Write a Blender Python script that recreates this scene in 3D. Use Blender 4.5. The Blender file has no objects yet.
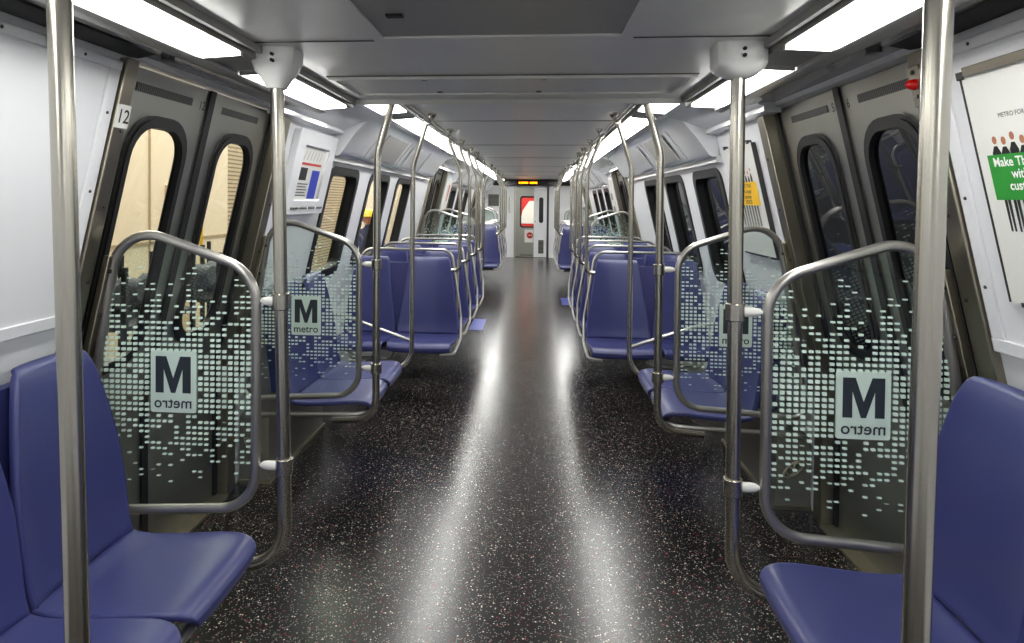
import bpy, bmesh, math, random
from mathutils import Vector, Matrix
random.seed(7)
PI = math.pi
col = bpy.context.scene.collection

# ------------------------------------------------------------------ materials
def lin(c):
    return tuple(((v/255)/12.92 if v/255 <= .04045 else ((v/255+.055)/1.055)**2.4) for v in c) + (1,)
def mat(name, rgb, rough=.5, metal=0., spec=.5, coat=0., noise=0., nscale=40., bump=0., stretch=None):
    m = bpy.data.materials.new(name); m.use_nodes = True
    nt = m.node_tree; b = nt.nodes['Principled BSDF']
    b.inputs['Base Color'].default_value = lin(rgb)
    b.inputs['Roughness'].default_value = rough; b.inputs['Metallic'].default_value = metal
    b.inputs['Specular IOR Level'].default_value = spec
    if coat: b.inputs['Coat Weight'].default_value = coat; b.inputs['Coat Roughness'].default_value = .12
    if noise or bump:
        tc = nt.nodes.new('ShaderNodeTexCoord'); mp = nt.nodes.new('ShaderNodeMapping')
        nt.links.new(tc.outputs['Object'], mp.inputs[0])
        if stretch: mp.inputs['Scale'].default_value = stretch
        n = nt.nodes.new('ShaderNodeTexNoise'); n.inputs['Scale'].default_value = nscale; n.inputs['Detail'].default_value = 4
        nt.links.new(mp.outputs[0], n.inputs['Vector'])
        if noise:
            mr = nt.nodes.new('ShaderNodeMapRange')
            mr.inputs['To Min'].default_value = max(.02, rough-noise); mr.inputs['To Max'].default_value = rough+noise
            nt.links.new(n.outputs['Fac'], mr.inputs['Value']); nt.links.new(mr.outputs[0], b.inputs['Roughness'])
        if bump:
            bp_ = nt.nodes.new('ShaderNodeBump'); bp_.inputs['Strength'].default_value = bump; bp_.inputs['Distance'].default_value = .002
            nt.links.new(n.outputs['Fac'], bp_.inputs['Height']); nt.links.new(bp_.outputs[0], b.inputs['Normal'])
    return m
def emis(name, rgb, s):
    m = bpy.data.materials.new(name); m.use_nodes = True; nt = m.node_tree
    nt.nodes.remove(nt.nodes['Principled BSDF'])
    e = nt.nodes.new('ShaderNodeEmission'); e.inputs[0].default_value = lin(rgb); e.inputs[1].default_value = s
    nt.links.new(e.outputs[0], nt.nodes['Material Output'].inputs[0]); return m
def glass(name, tint=(.93, .96, .95), ior=1.5, rough=.0):
    m = bpy.data.materials.new(name); m.use_nodes = True; nt = m.node_tree
    nt.nodes.remove(nt.nodes['Principled BSDF'])
    t = nt.nodes.new('ShaderNodeBsdfTransparent'); t.inputs[0].default_value = tint + (1,)
    g = nt.nodes.new('ShaderNodeBsdfGlossy'); g.inputs['Roughness'].default_value = rough
    fr = nt.nodes.new('ShaderNodeFresnel'); fr.inputs[0].default_value = ior
    mx = nt.nodes.new('ShaderNodeMixShader')
    ge = nt.nodes.new('ShaderNodeNewGeometry'); sb = nt.nodes.new('ShaderNodeMath'); sb.operation = 'SUBTRACT'; sb.inputs[0].default_value = 1
    nt.links.new(ge.outputs['Backfacing'], sb.inputs[1]); mu = nt.nodes.new('ShaderNodeMath'); mu.operation = 'MULTIPLY'
    nt.links.new(fr.outputs[0], mu.inputs[0]); nt.links.new(sb.outputs[0], mu.inputs[1])
    nt.links.new(mu.outputs[0], mx.inputs[0]); nt.links.new(t.outputs[0], mx.inputs[1]); nt.links.new(g.outputs[0], mx.inputs[2])
    nt.links.new(mx.outputs[0], nt.nodes['Material Output'].inputs[0]); return m, nt, mx

STEEL = mat('brushed_steel', (182, 178, 168), .26, 1.)
STEELD = mat('door_steel', (172, 172, 164), .36, 1., noise=.06, nscale=25, stretch=(1, 1, .04))
POST = mat('post_steel', (150, 144, 130), .34, 1., noise=.05, nscale=25, stretch=(1, 1, .05))
TUBE = mat('satin_tube', (170, 168, 164), .32, .9)
WHITE = mat('white_panel', (226, 227, 231), .3)
WHITE2 = mat('white_gloss', (206, 208, 212), .10, 0, .6, coat=.5, bump=.3, nscale=7)
GREYP = mat('grey_ceiling', (200, 199, 196), .3, .1)
GREYS = mat('grey_soffit', (176, 175, 172), .2, .3)
MIRR = mat('mirror_strip', (200, 200, 200), .05, 1.)
HATCH = mat('hatch_grey', (136, 135, 130), .4, .1)
BLACK = mat('black_rubber', (14, 14, 15), .45)
DARK = mat('dark_gap', (8, 8, 9), .7)
SEAT = mat('seat_blue', (53, 57, 108), .36, 0, .5, noise=.05, nscale=60, bump=.06)
SEATD = mat('seat_blue_filler', (48, 50, 104), .5)
DKMET = mat('dark_metal', (70, 70, 70), .4, .7)
BOXG = mat('equipment_grey', (118, 115, 108), .45, .3)
MOUNT = mat('mount_white', (215, 215, 212), .25)
LOGO = mat('logo_mint', (196, 214, 205), .4)
LOGOD = mat('logo_dark', (38, 46, 54), .5)
PAPER = mat('paper', (226, 226, 222), .35, coat=.4)
GREEN = mat('green_ink', (38, 142, 48), .5)
YELL = mat('yellow_ink', (240, 190, 30), .5)
BLUEI = mat('blue_ink', (44, 62, 178), .5)
REDI = mat('red_ink', (190, 40, 36), .5)
INK = mat('black_ink', (22, 22, 24), .5)
SKIN = mat('skin', (176, 112, 82), .55)
WTXT = mat('white_ink', (240, 240, 240), .5)
PLATE = mat('threshold_plate', (178, 170, 148), .3, .9, bump=.5, nscale=260)
PATCH = mat('blue_patch', (84, 94, 176), .3)
EMB = emis('light_diffuser', (255, 255, 250), 22)
AMB = emis('amber_led', (255, 150, 10), 5)
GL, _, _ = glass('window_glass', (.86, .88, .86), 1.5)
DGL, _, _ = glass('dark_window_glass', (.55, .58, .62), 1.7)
BLUESPARE = SEAT

def M_(nt, op, a, b=None, c=None):
    n = nt.nodes.new('ShaderNodeMath'); n.operation = op
    for i, q in enumerate((a, b, c)):
        if q is None: continue
        if isinstance(q, (int, float)): n.inputs[i].default_value = q
        else: nt.links.new(q, n.inputs[i])
    return n.outputs[0]
def dot_glass():
    m, nt, mx = glass('dotted_glass', (.88, .92, .90), 1.45)
    tc = nt.nodes.new('ShaderNodeTexCoord'); sp = nt.nodes.new('ShaderNodeSeparateXYZ')
    nt.links.new(tc.outputs['Object'], sp.inputs[0])
    u = M_(nt, 'DIVIDE', M_(nt, 'ABSOLUTE', sp.outputs[0]), .0212); v = M_(nt, 'DIVIDE', sp.outputs[2], .0188)
    fu, fv = M_(nt, 'FRACT', u), M_(nt, 'FRACT', v)
    iu, iv = M_(nt, 'FLOOR', u), M_(nt, 'FLOOR', v)
    cb = nt.nodes.new('ShaderNodeCombineXYZ'); nt.links.new(iu, cb.inputs[0]); nt.links.new(iv, cb.inputs[1])
    wn = nt.nodes.new('ShaderNodeTexWhiteNoise'); wn.noise_dimensions = '2D'; nt.links.new(cb.outputs[0], wn.inputs['Vector'])
    z = sp.outputs[2]
    def mr(x, a, b, c, d):
        n = nt.nodes.new('ShaderNodeMapRange'); nt.links.new(x, n.inputs[0])
        for i, q in zip((1, 2, 3, 4), (a, b, c, d)): n.inputs[i].default_value = q
        return n.outputs[0]
    up = mr(z, 1.37, 1.06, 0., .91); dn = mr(z, .56, .88, 0., .91)
    p = M_(nt, 'MINIMUM', up, dn)
    up2 = mr(z, 1.30, 1.02, .11, .29); dn2 = mr(z, .62, .95, .09, .29)
    h = M_(nt, 'MINIMUM', up2, dn2)
    a = M_(nt, 'LESS_THAN', M_(nt, 'ABSOLUTE', M_(nt, 'SUBTRACT', fu, .5)), .31)
    b = M_(nt, 'LESS_THAN', M_(nt, 'ABSOLUTE', M_(nt, 'SUBTRACT', fv, .5)), h)
    c = M_(nt, 'LESS_THAN', wn.outputs['Value'], p)
    k = M_(nt, 'MULTIPLY', M_(nt, 'MULTIPLY', a, b), c)
    d = nt.nodes.new('ShaderNodeBsdfPrincipled'); d.inputs['Base Color'].default_value = lin((205, 224, 214)); d.inputs['Roughness'].default_value = .4
    m2 = nt.nodes.new('ShaderNodeMixShader'); nt.links.new(k, m2.inputs[0]); nt.links.new(mx.outputs[0], m2.inputs[1]); nt.links.new(d.outputs[0], m2.inputs[2])
    nt.links.new(m2.outputs[0], nt.nodes['Material Output'].inputs[0])
    return m
DOTG = dot_glass()
def floor_mat():
    m = mat('speckled_floor', (30, 30, 31), .25, 0, .5); nt = m.node_tree; b = nt.nodes['Principled BSDF']
    tc = nt.nodes.new('ShaderNodeTexCoord')
    prev = None; base = lin((24, 22, 22))
    for sc, thr, colr, seed in ((170, .90, (150, 147, 141), 0), (120, .93, (96, 94, 90), 3.3), (110, .965, (120, 34, 40), 7.7), (110, .972, (200, 192, 175), 12.1)):
        mp = nt.nodes.new('ShaderNodeMapping'); mp.inputs['Location'].default_value = (seed, seed*.7, 0)
        nt.links.new(tc.outputs['Object'], mp.inputs[0])
        vo = nt.nodes.new('ShaderNodeTexVoronoi'); vo.inputs['Scale'].default_value = sc; vo.voronoi_dimensions = '2D'
        nt.links.new(mp.outputs[0], vo.inputs['Vector'])
        se = nt.nodes.new('ShaderNodeSeparateColor'); nt.links.new(vo.outputs['Color'], se.inputs[0])
        k = M_(nt, 'MULTIPLY', M_(nt, 'GREATER_THAN', se.outputs[0], thr), M_(nt, 'LESS_THAN', vo.outputs['Distance'], .36))
        mx = nt.nodes.new('ShaderNodeMix'); mx.data_type = 'RGBA'
        nt.links.new(k, mx.inputs[0])
        if prev is None: mx.inputs[6].default_value = base
        else: nt.links.new(prev, mx.inputs[6])
        mx.inputs[7].default_value = lin(colr); prev = mx.outputs[2]
    nt.links.new(prev, b.inputs['Base Color'])
    n = nt.nodes.new('ShaderNodeTexNoise'); n.inputs['Scale'].default_value = 3.; nt.links.new(tc.outputs['Object'], n.inputs['Vector'])
    mr = nt.nodes.new('ShaderNodeMapRange'); mr.inputs[3].default_value = .215; mr.inputs[4].default_value = .265
    nt.links.new(n.outputs['Fac'], mr.inputs[0]); nt.links.new(mr.outputs[0], b.inputs['Roughness'])
    return m
FLOOR = floor_mat()
def line_mat(name, c1, c2, scale, axis, duty=.5, rough=.6):
    m = mat(name, c1, rough); nt = m.node_tree; b = nt.nodes['Principled BSDF']
    tc = nt.nodes.new('ShaderNodeTexCoord'); sp = nt.nodes.new('ShaderNodeSeparateXYZ'); nt.links.new(tc.outputs['Object'], sp.inputs[0])
    k = M_(nt, 'LESS_THAN', M_(nt, 'FRACT', M_(nt, 'MULTIPLY', sp.outputs[axis], scale)), duty)
    mx = nt.nodes.new('ShaderNodeMix'); mx.data_type = 'RGBA'; nt.links.new(k, mx.inputs[0])
    mx.inputs[6].default_value = lin(c1); mx.inputs[7].default_value = lin(c2); nt.links.new(mx.outputs[2], b.inputs['Base Color'])
    return m
SLAT = line_mat('roller_slats', (186, 170, 140), (120, 106, 84), 16, 2, .35)
GRILL = line_mat('door_grille', (96, 96, 92), (30, 30, 30), 90, 1, .5, .4)
LOUV = line_mat('louvre', (120, 120, 116), (24, 24, 24), 28, 2, .6, .4)
SHEDW = mat('shed_wall_beige', (226, 212, 188), .7)
SHEDF = mat('shed_floor', (110, 108, 104), .6)

# ------------------------------------------------------------------ mesh builder
def prof(z):
    return 1.54 if z < .7 else 1.54 - .235*(z-.7)
def fillet(pts, r, closed=False, n=7):
    P = [Vector(p) for p in pts]; out = []; N = len(P)
    for i in range(N):
        if not closed and i in (0, N-1): out.append(P[i]); continue
        rr = r[i] if isinstance(r, (list, tuple)) else r
        a, b, c = P[i-1], P[i], P[(i+1) % N]
        u = (a-b); v = (c-b); lu, lv = u.length, v.length; u.normalize(); v.normalize()
        ang = math.acos(max(-1, min(1, u.dot(v))))
        if rr <= 0 or ang > PI-.02: out.append(b); continue
        d = min(rr/math.tan(ang/2), lu*.48, lv*.48); rr = d*math.tan(ang/2)
        ctr = b + (u+v).normalized()*(rr/math.sin(ang/2))
        s = b+u*d-ctr; e = b+v*d-ctr; tot = s.angle(e)
        for k in range(n+1):
            t = k/n
            out.append(ctr + (s*math.sin((1-t)*tot)+e*math.sin(t*tot))/math.sin(tot))
    return out
class MB:
    def __init__(s): s.v = []; s.f = []
    def add(s, vs, fs):
        b = len(s.v); s.v += [tuple(v) for v in vs]; s.f += [tuple(i+b for i in f) for f in fs]; return s
    def box(s, x0, x1, y0, y1, z0, z1):
        return s.add([(x0,y0,z0),(x1,y0,z0),(x1,y1,z0),(x0,y1,z0),(x0,y0,z1),(x1,y0,z1),(x1,y1,z1),(x0,y1,z1)],
                     [(0,3,2,1),(4,5,6,7),(0,1,5,4),(1,2,6,5),(2,3,7,6),(3,0,4,7)])
    def slab(s, f, y0, y1, z0, z1, o0, o1):
        """box in wall coordinates; f(y,z,o)->xyz"""
        zs = [z0] + ([.7] if z0 < .7 < z1 else []) + [z1]
        for a, b in zip(zs, zs[1:]):
            s.add([f(y0,a,o0),f(y1,a,o0),f(y1,a,o1),f(y0,a,o1),f(y0,b,o0),f(y1,b,o0),f(y1,b,o1),f(y0,b,o1)],
                  [(0,3,2,1),(4,5,6,7),(0,1,5,4),(1,2,6,5),(2,3,7,6),(3,0,4,7)])
        return s
    def prism(s, poly, f, d0, d1):
        n = len(poly)
        return s.add([f(a,b,d0) for a,b in poly]+[f(a,b,d1) for a,b in poly],
                     [tuple(range(n))[::-1], tuple(range(n,2*n))]+[(i,(i+1)%n,n+(i+1)%n,n+i) for i in range(n)])
    def plate_hole(s, f, y0, y1, z0, z1, hole, o0, o1):
        """rect plate with a rounded hole made by rrect (4*(k+1) points)"""
        n = len(hole); k = n//4
        cor = [(y1,z0),(y1,z1),(y0,z1),(y0,z0)]
        out = [cor[i//k] for i in range(n)]
        return s.ringloops(f, out, hole, o0, o1)
    def ringloops(s, f, out, hole, o0, o1):
        n = len(hole); vs = []
        for o in (o0, o1):
            vs += [f(a,b,o) for a,b in out]+[f(a,b,o) for a,b in hole]
        fs = []
        for i in range(n):
            j = (i+1) % n
            same = out[i] == out[j]
            fs.append((n+i, n+j, i) if same else (i, j, n+j, n+i))
            fs.append((3*n+j, 3*n+i, 2*n+i) if same else (2*n+j, 2*n+i, 3*n+i, 3*n+j))
            fs.append((n+i, n+j, 3*n+j, 3*n+i))
            if not same: fs.append((j, i, 2*n+i, 2*n+j))
        return s.add(vs, fs)
    def tube(s, pts, r, seg=12, closed=False):
        P = [Vector(p) for p in pts]
        Q = [P[0]]
        for p in P[1:]:
            if (p-Q[-1]).length > 1e-5: Q.append(p)
        if closed and (Q[0]-Q[-1]).length < 1e-5: Q.pop()
        P = Q; N = len(P)
        T = []
        for i in range(N):
            if closed: t = P[(i+1)%N]-P[i-1]
            else: t = P[min(i+1,N-1)]-P[max(i-1,0)]
            T.append(t.normalized())
        up = Vector((0,0,1)) if abs(T[0].z) < .9 else Vector((0,1,0))
        nrm = (up-T[0]*up.dot(T[0])).normalized(); vs = []
        for i in range(N):
            nrm = (nrm-T[i]*nrm.dot(T[i])).normalized(); bi = T[i].cross(nrm)
            rr = r[i] if isinstance(r, list) else r
            for k in range(seg):
                a = 2*PI*k/seg; vs.append(P[i]+(nrm*math.cos(a)+bi*math.sin(a))*rr)
        fs = []
        for i in range(N if closed else N-1):
            j = (i+1) % N
            for k in range(seg):
                l = (k+1) % seg; fs.append((i*seg+k, i*seg+l, j*seg+l, j*seg+k))
        if not closed: fs += [tuple(range(seg))[::-1], tuple(range((N-1)*seg, N*seg))]
        return s.add(vs, fs)
    def cyl(s, a, b, r, seg=16): return s.tube([a, b], r, seg)
    def build(s, name, m, parent=None, loc=None, bevel=0, solid=0, sub=0):
        L = Vector(loc) if loc is not None else (Vector(parent['_w']) if parent is not None else Vector((0,0,0)))
        me = bpy.data.meshes.new(name)
        me.from_pydata([tuple(Vector(v)-L) for v in s.v], [], s.f); me.update()
        bm = bmesh.new(); bm.from_mesh(me); bmesh.ops.remove_doubles(bm, verts=bm.verts, dist=1e-5)
        bmesh.ops.recalc_face_normals(bm, faces=bm.faces); bm.to_mesh(me); bm.free()
        me.shade_smooth(); me.set_sharp_from_angle(angle=math.radians(38))
        me.materials.append(m)
        o = bpy.data.objects.new(name, me); col.objects.link(o)
        if parent is not None: o.parent = parent
        if loc is not None: o.location = L
        elif parent is None: o.location = (0,0,0)
        o['_w'] = tuple(L)
        if parent is not None and loc is not None: o.location = L-Vector(parent['_w'])
        if solid:
            q = o.modifiers.new('thick','SOLIDIFY'); q.thickness = solid; q.offset = 0
        if sub:
            q = o.modifiers.new('sub','SUBSURF'); q.levels = sub; q.render_levels = sub
        if bevel:
            q = o.modifiers.new('bevel','BEVEL'); q.width = bevel; q.segments = 2; q.limit_method = 'ANGLE'
        return o
def rrect(y0, y1, z0, z1, r, k=6):
    out = []
    for cy, cz, a0 in ((y1-r, z0+r, -90), (y1-r, z1-r, 0), (y0+r, z1-r, 90), (y0+r, z0+r, 180)):
        for i in range(k+1):
            a = math.radians(a0+90*i/k); out.append((cy+r*math.cos(a), cz+r*math.sin(a)))
    return out
def W(side): return lambda y, z, o: (side*(prof(z)-o), y, z)
def tag(o, label, cat, group=None):
    o['label'] = label; o['category'] = cat
    if group: o['group'] = group
    return o
def struct(o): o['kind'] = 'structure'; return o
def empty(name, loc):
    o = bpy.data.objects.new(name, None); col.objects.link(o); o.location = loc; o['_w'] = tuple(loc); o.empty_display_size = .05; return o
def copy_tree(o, dy, parent=None):
    c = o.copy(); col.objects.link(c)
    if parent is None: c.location.y += dy
    else: c.parent = parent
    for ch in list(o.children): copy_tree(ch, 0, c)
    return c
def text_geo(body, size, bold=0.):
    cu = bpy.data.curves.new('t', 'FONT'); cu.body = body; cu.size = size; cu.offset = bold*size; cu.align_x = 'CENTER'; cu.align_y = 'CENTER'
    cu.resolution_u = 3
    o = bpy.data.objects.new('t', cu); col.objects.link(o)
    dg = bpy.context.evaluated_depsgraph_get(); me = o.evaluated_get(dg).to_mesh()
    vs = [(v.co.x, v.co.y) for v in me.vertices]; fs = [tuple(p.vertices) for p in me.polygons]
    o.evaluated_get(dg).to_mesh_clear(); bpy.data.objects.remove(o); bpy.data.curves.remove(cu)
    return vs, fs
def text_mb(mb, body, size, f, bold=0., sx=1):
    vs, fs = text_geo(body, size, bold)
    mb.add([f(a*sx, b) for a, b in vs], fs); return mb
SN = {-1: 'left', 1: 'right'}
def cyls(prs, r, name, m_, parent, seg=8):
    for a, b in prs: MB().cyl(a, b, r, seg).build(name, m_, parent)


# ------------------------------------------------------------------ layout numbers
Y0, Y1 = -1.7, 18.4
P2, P3 = 2.11, 3.40
PER = 6.36
DOORS = [2.055 + PER*k for k in range(3)]          # near edge of each doorway, each 1.29 long
DW = 1.22
WIN = [(4.30, 5.02), (5.38, 6.10), (6.46, 7.18)]
PX = .738
RX, RZ = .64, 2.13
LC, LE, HC = 2.075, 3.18, 2.205

# ------------------------------------------------------------------ room shell
m = MB(); m.box(-1.54, 1.54, Y0, Y1, -.06, 0); struct(m.build('floor', FLOOR))

def walls(side):
    f = W(side); m = MB(); cuts = [Y0]
    segs = []
    y = Y0
    for k, d in enumerate(DOORS):
        segs.append((y, d-.05)); y = d+DW+.05
        m.slab(f, d-.05, y, 2.04, 2.25, -.07, 0)
    segs.append((y, Y1))
    for a, b in segs:
        ws = [(w0+PER*j, w1+PER*j) for j in (-1, 0, 1, 2) for w0, w1 in WIN if a+.1 < w0+PER*j and w1+PER*j < b-.1 and w0+PER*j > 3]
        m.slab(f, a, b, 0, 1.0 if ws else 2.25, -.07, 0)
        if ws:
            m.slab(f, a, b, 1.82, 2.25, -.07, 0)
            yy = a
            for w0, w1 in ws:
                m.slab(f, yy, w0-.02, 1.0, 1.82, -.07, 0)
                m.plate_hole(f, w0-.02, w1+.02, 1.0, 1.82, rrect(w0, w1, 1.02, 1.80, .09), -.07, 0)
                yy = w1+.02
            m.slab(f, yy, b, 1.0, 1.82, -.07, 0)
    return struct(m.build('wall_'+SN[side], WHITE))
for s in (-1, 1): walls(s)
# windows
wn = 0
for side in (-1, 1):
    f = W(side)
    for j in (0, 1):
        for w0, w1 in WIN:
            wn += 1
            a, b = w0+PER*j, w1+PER*j
            e = struct(empty('window_%d' % wn, (side*1.42, (a+b)/2, 1.0)))
            g = MB(); g.ringloops(f, rrect(a-.012, b+.012, 1.008, 1.812, .10), rrect(a+.045, b-.045, 1.065, 1.755, .075), -.075, .012)
            g.build('gasket', BLACK, e)
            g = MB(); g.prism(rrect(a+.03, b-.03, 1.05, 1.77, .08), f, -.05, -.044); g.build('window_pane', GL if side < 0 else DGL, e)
# back wall behind the camera
m = MB(); m.box(-1.54, 1.54, Y0-.08, Y0, 0, 2.26); struct(m.build('wall_back', WHITE))

# ceiling
m = MB(); m.box(-.785, .785, Y0, LE, LC, 2.24); m.box(-1.2, 1.2, Y0, Y1, 2.245, 2.29)
m.box(-.70, .70, LE, Y1, HC, 2.245)
struct(m.build('ceiling', GREYP))
tn = [0]
def trim(mb, mt, **k):
    tn[0] += 1; return struct(mb.build('trim_%d' % tn[0], mt, **k))
# hatches, seams of the low ceiling
m = MB(); m.box(-.355, .345, -.6, 1.91, LC-.008, LC+.001); hatch = m.build('ceiling_hatch', HATCH, loc=(0, .5, LC)); tag(hatch, 'dark grey access hatch set in the low ceiling overhead', 'hatch')
for x0, x1, y0, y1 in ((-.39,-.355,-.6,1.945),(.345,.38,-.6,1.945),(-.355,.345,1.91,1.945)):
    m = MB(); m.box(x0,x1,y0,y1,LC-.014,LC+.001); m.build('hatch_frame', GREYP, hatch)
m = MB(); m.box(-.295,-.25,1.675,1.70,LC-.015,LC-.008); m.build('latch', DARK, hatch, bevel=.002)
m = MB(); m.box(-.785, .785, 1.985, 1.990, LC-.003, LC+.0005); trim(m, DKMET)
m = MB(); m.box(-.71,.69,2.575,2.925,LC-.007,LC+.001); h2 = m.build('ceiling_panel', GREYP, loc=(0,2.75,LC)); tag(h2, 'long narrow grey access panel across the low ceiling', 'panel')
m = MB(); m.ringloops(lambda a,b,d:(a,b,d), [(.715,2.55),(.715,2.95),(-.735,2.95),(-.735,2.55)], [(.69,2.575),(.69,2.925),(-.71,2.925),(-.71,2.575)], LC-.015, LC+.001); m.build('panel_frame', GREYP, h2)
m = MB(); m.ringloops(lambda a,b,d:(a,b,d), [(.719,2.546),(.719,2.954),(-.739,2.954),(-.739,2.546)], [(.715,2.55),(.715,2.95),(-.735,2.95),(-.735,2.55)], LC-.004, LC+.001); m.build('panel_gap', DKMET, h2)
for x, y in ((-.35,2.60),(.13,2.60),(-.33,2.895),(.11,2.895)):
    m = MB(); m.cyl((x,y,LC-.007),(x,y,LC-.011),.013,10); m.build('screw', DKMET, h2)
m = MB(); m.box(-.785,.785,LE-.03,LE+.006,LC-.022,LC+.05); trim(m, GREYP)
m = MB(); m.box(-.66,.66,LE+.3,3.86,HC-.006,HC+.0005); trim(m, MIRR)
m = MB()
for y in (3.9, 5.05, 7.2, 9.3, 11.5, 13.7, 15.8): m.box(-.70,.70,y,y+.010,HC-.003,HC+.0005)
trim(m, DKMET)
# light troughs, slots and soffits
LOW = [(-1.5,.1),(.3,1.95),(2.22,3.08)]
HIGH = [(3.26,4.20),(4.49,6.60),(6.69,8.80),(8.89,11.0),(11.09,13.2),(13.29,15.4),(15.49,17.6)]
for side in (-1, 1):
    X = lambda a: side*a
    def ex(poly, y0, y1, mt, fn=trim):
        m = MB(); m.prism([(X(a), b) for a, b in poly], lambda a, b, d: (a, d, b), y0, y1); return fn(m, mt)
    # low region trough
    ex([(.785,2.052),(.797,2.05),(.797,2.2),(.785,2.2)], Y0, LE, HATCH)
    ex([(.797,2.062),(.808,2.06),(.808,2.2),(.797,2.2)], Y0, LE, DARK)
    ex([(.808,2.036),(.945,2.028),(.945,2.2),(.808,2.2)], Y0, LE, HATCH)
    ex([(.945,2.018),(.975,2.008),(1.05,2.03),(1.14,2.055),(1.225,2.06),(1.225,2.2),(.945,2.2)], Y0, LE, GREYS)
    ex([(1.12,2.042),(1.21,2.05),(1.21,2.035),(1.18,2.03)], Y0, 2.0, DARK)
    # high region
    ex([(.70,2.185),(.715,2.18),(.715,2.245),(.70,2.245)], LE, Y1, HATCH)
    ex([(.715,2.20),(.735,2.20),(.735,2.245),(.715,2.245)], LE, Y1, DARK)
    ex([(.735,2.165),(.90,2.15),(.90,2.245),(.735,2.245)], LE, Y1, HATCH)
    zones = [(LE, 4.22)] + [(DOORS[k]-.25, DOORS[k]+DW+.8) for k in (1, 2)]
    for a, b in zones:
        ex([(.90,2.135),(.93,2.125),(1.05,2.09),(1.16,2.045),(1.25,2.035),(1.25,2.24),(.90,2.24)], a, min(b, Y1), WHITE2)
        ex([(1.17,2.02),(1.19,2.012),(1.25,2.012),(1.25,2.04),(1.17,2.045)], a, min(b, Y1), WHITE2)
    for k in range(3):
        a = zones[k][1]; b = zones[k+1][0] if k < 2 else Y1
        ex([(.90,2.14),(.97,2.13),(1.03,2.09),(1.10,2.01),(1.165,1.92),(1.19,1.885),(1.21,1.875),(1.25,1.875),(1.25,2.24),(.90,2.24)], a, b, WHITE2)
        ex([(1.235,1.84),(1.30,1.835),(1.30,1.88),(1.24,1.88)], a, b, WHITE2)
        yy = a+.55
        while yy < b-.2:
            m = MB(); m.prism([(X(1.0),2.118),(X(1.178),1.895),(X(1.183),1.90),(X(1.005),2.123)], lambda p,q,d:(p,d,q), yy, yy+.005); trim(m, GREYS); yy += 1.1
    for seg, z0, z1, a, b in [(g, 2.030, 2.023, .815, .937) for g in LOW]+[(g, 2.162, 2.147, .745, .893) for g in HIGH]:
        e = empty('ceiling_light', (X((a+b)/2), (seg[0]+seg[1])/2, z0))
        zz = lambda q: z0+(z1-z0)*(q-a)/(b-a)
        m = MB(); m.prism([(X(a),zz(a)-.004),(X(b),zz(b)-.004),(X(b),zz(b)+.004),(X(a),zz(a)+.004)], lambda p,q,d:(p,d,q), seg[0]+.006, seg[1]-.006)
        m.build('diffuser', EMB, e)
        g0, g1 = seg
        for ya, yb in ((g0-.012, g0+.006), (g1-.006, g1+.012)):
            m = MB(); m.prism([(X(a-.003),zz(a)-.007),(X(b+.003),zz(b)-.007),(X(b+.003),zz(b)+.006),(X(a-.003),zz(a)+.006)], lambda p,q,d:(p,d,q), ya, yb)
            m.build('end_trim', GREYS, e)
        idx = (LOW+HIGH).index(seg)
        nm = ['behind the camera','nearest, over the first bench','short, beside the ceiling pole mount','short, just past the drop in the ceiling','long, first above the window rows','second long one down the car','third long one, by the middle doors','fourth long one down the car','fifth long one toward the end','farthest, by the end wall'][idx]
        tag(e, 'white fluorescent ceiling light on the %s side, %s' % (SN[side], nm), 'light', 'ceiling light strips')
    # dark oval fittings in the soffit
    for yy in (2.0, 3.35):
        m = MB(); m.tube([(X(1.08),yy,2.04 if yy<2.8 else 2.085),(X(1.08),yy,2.022 if yy<2.8 else 2.065)], .022, 14); tag(m.build('door_light', DKMET, loc=(X(1.06),yy,2.0)), 'small dark round fitting in the %s soffit %s the doors' % (SN[side], 'before' if yy<2.8 else 'over'), 'fitting')

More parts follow.
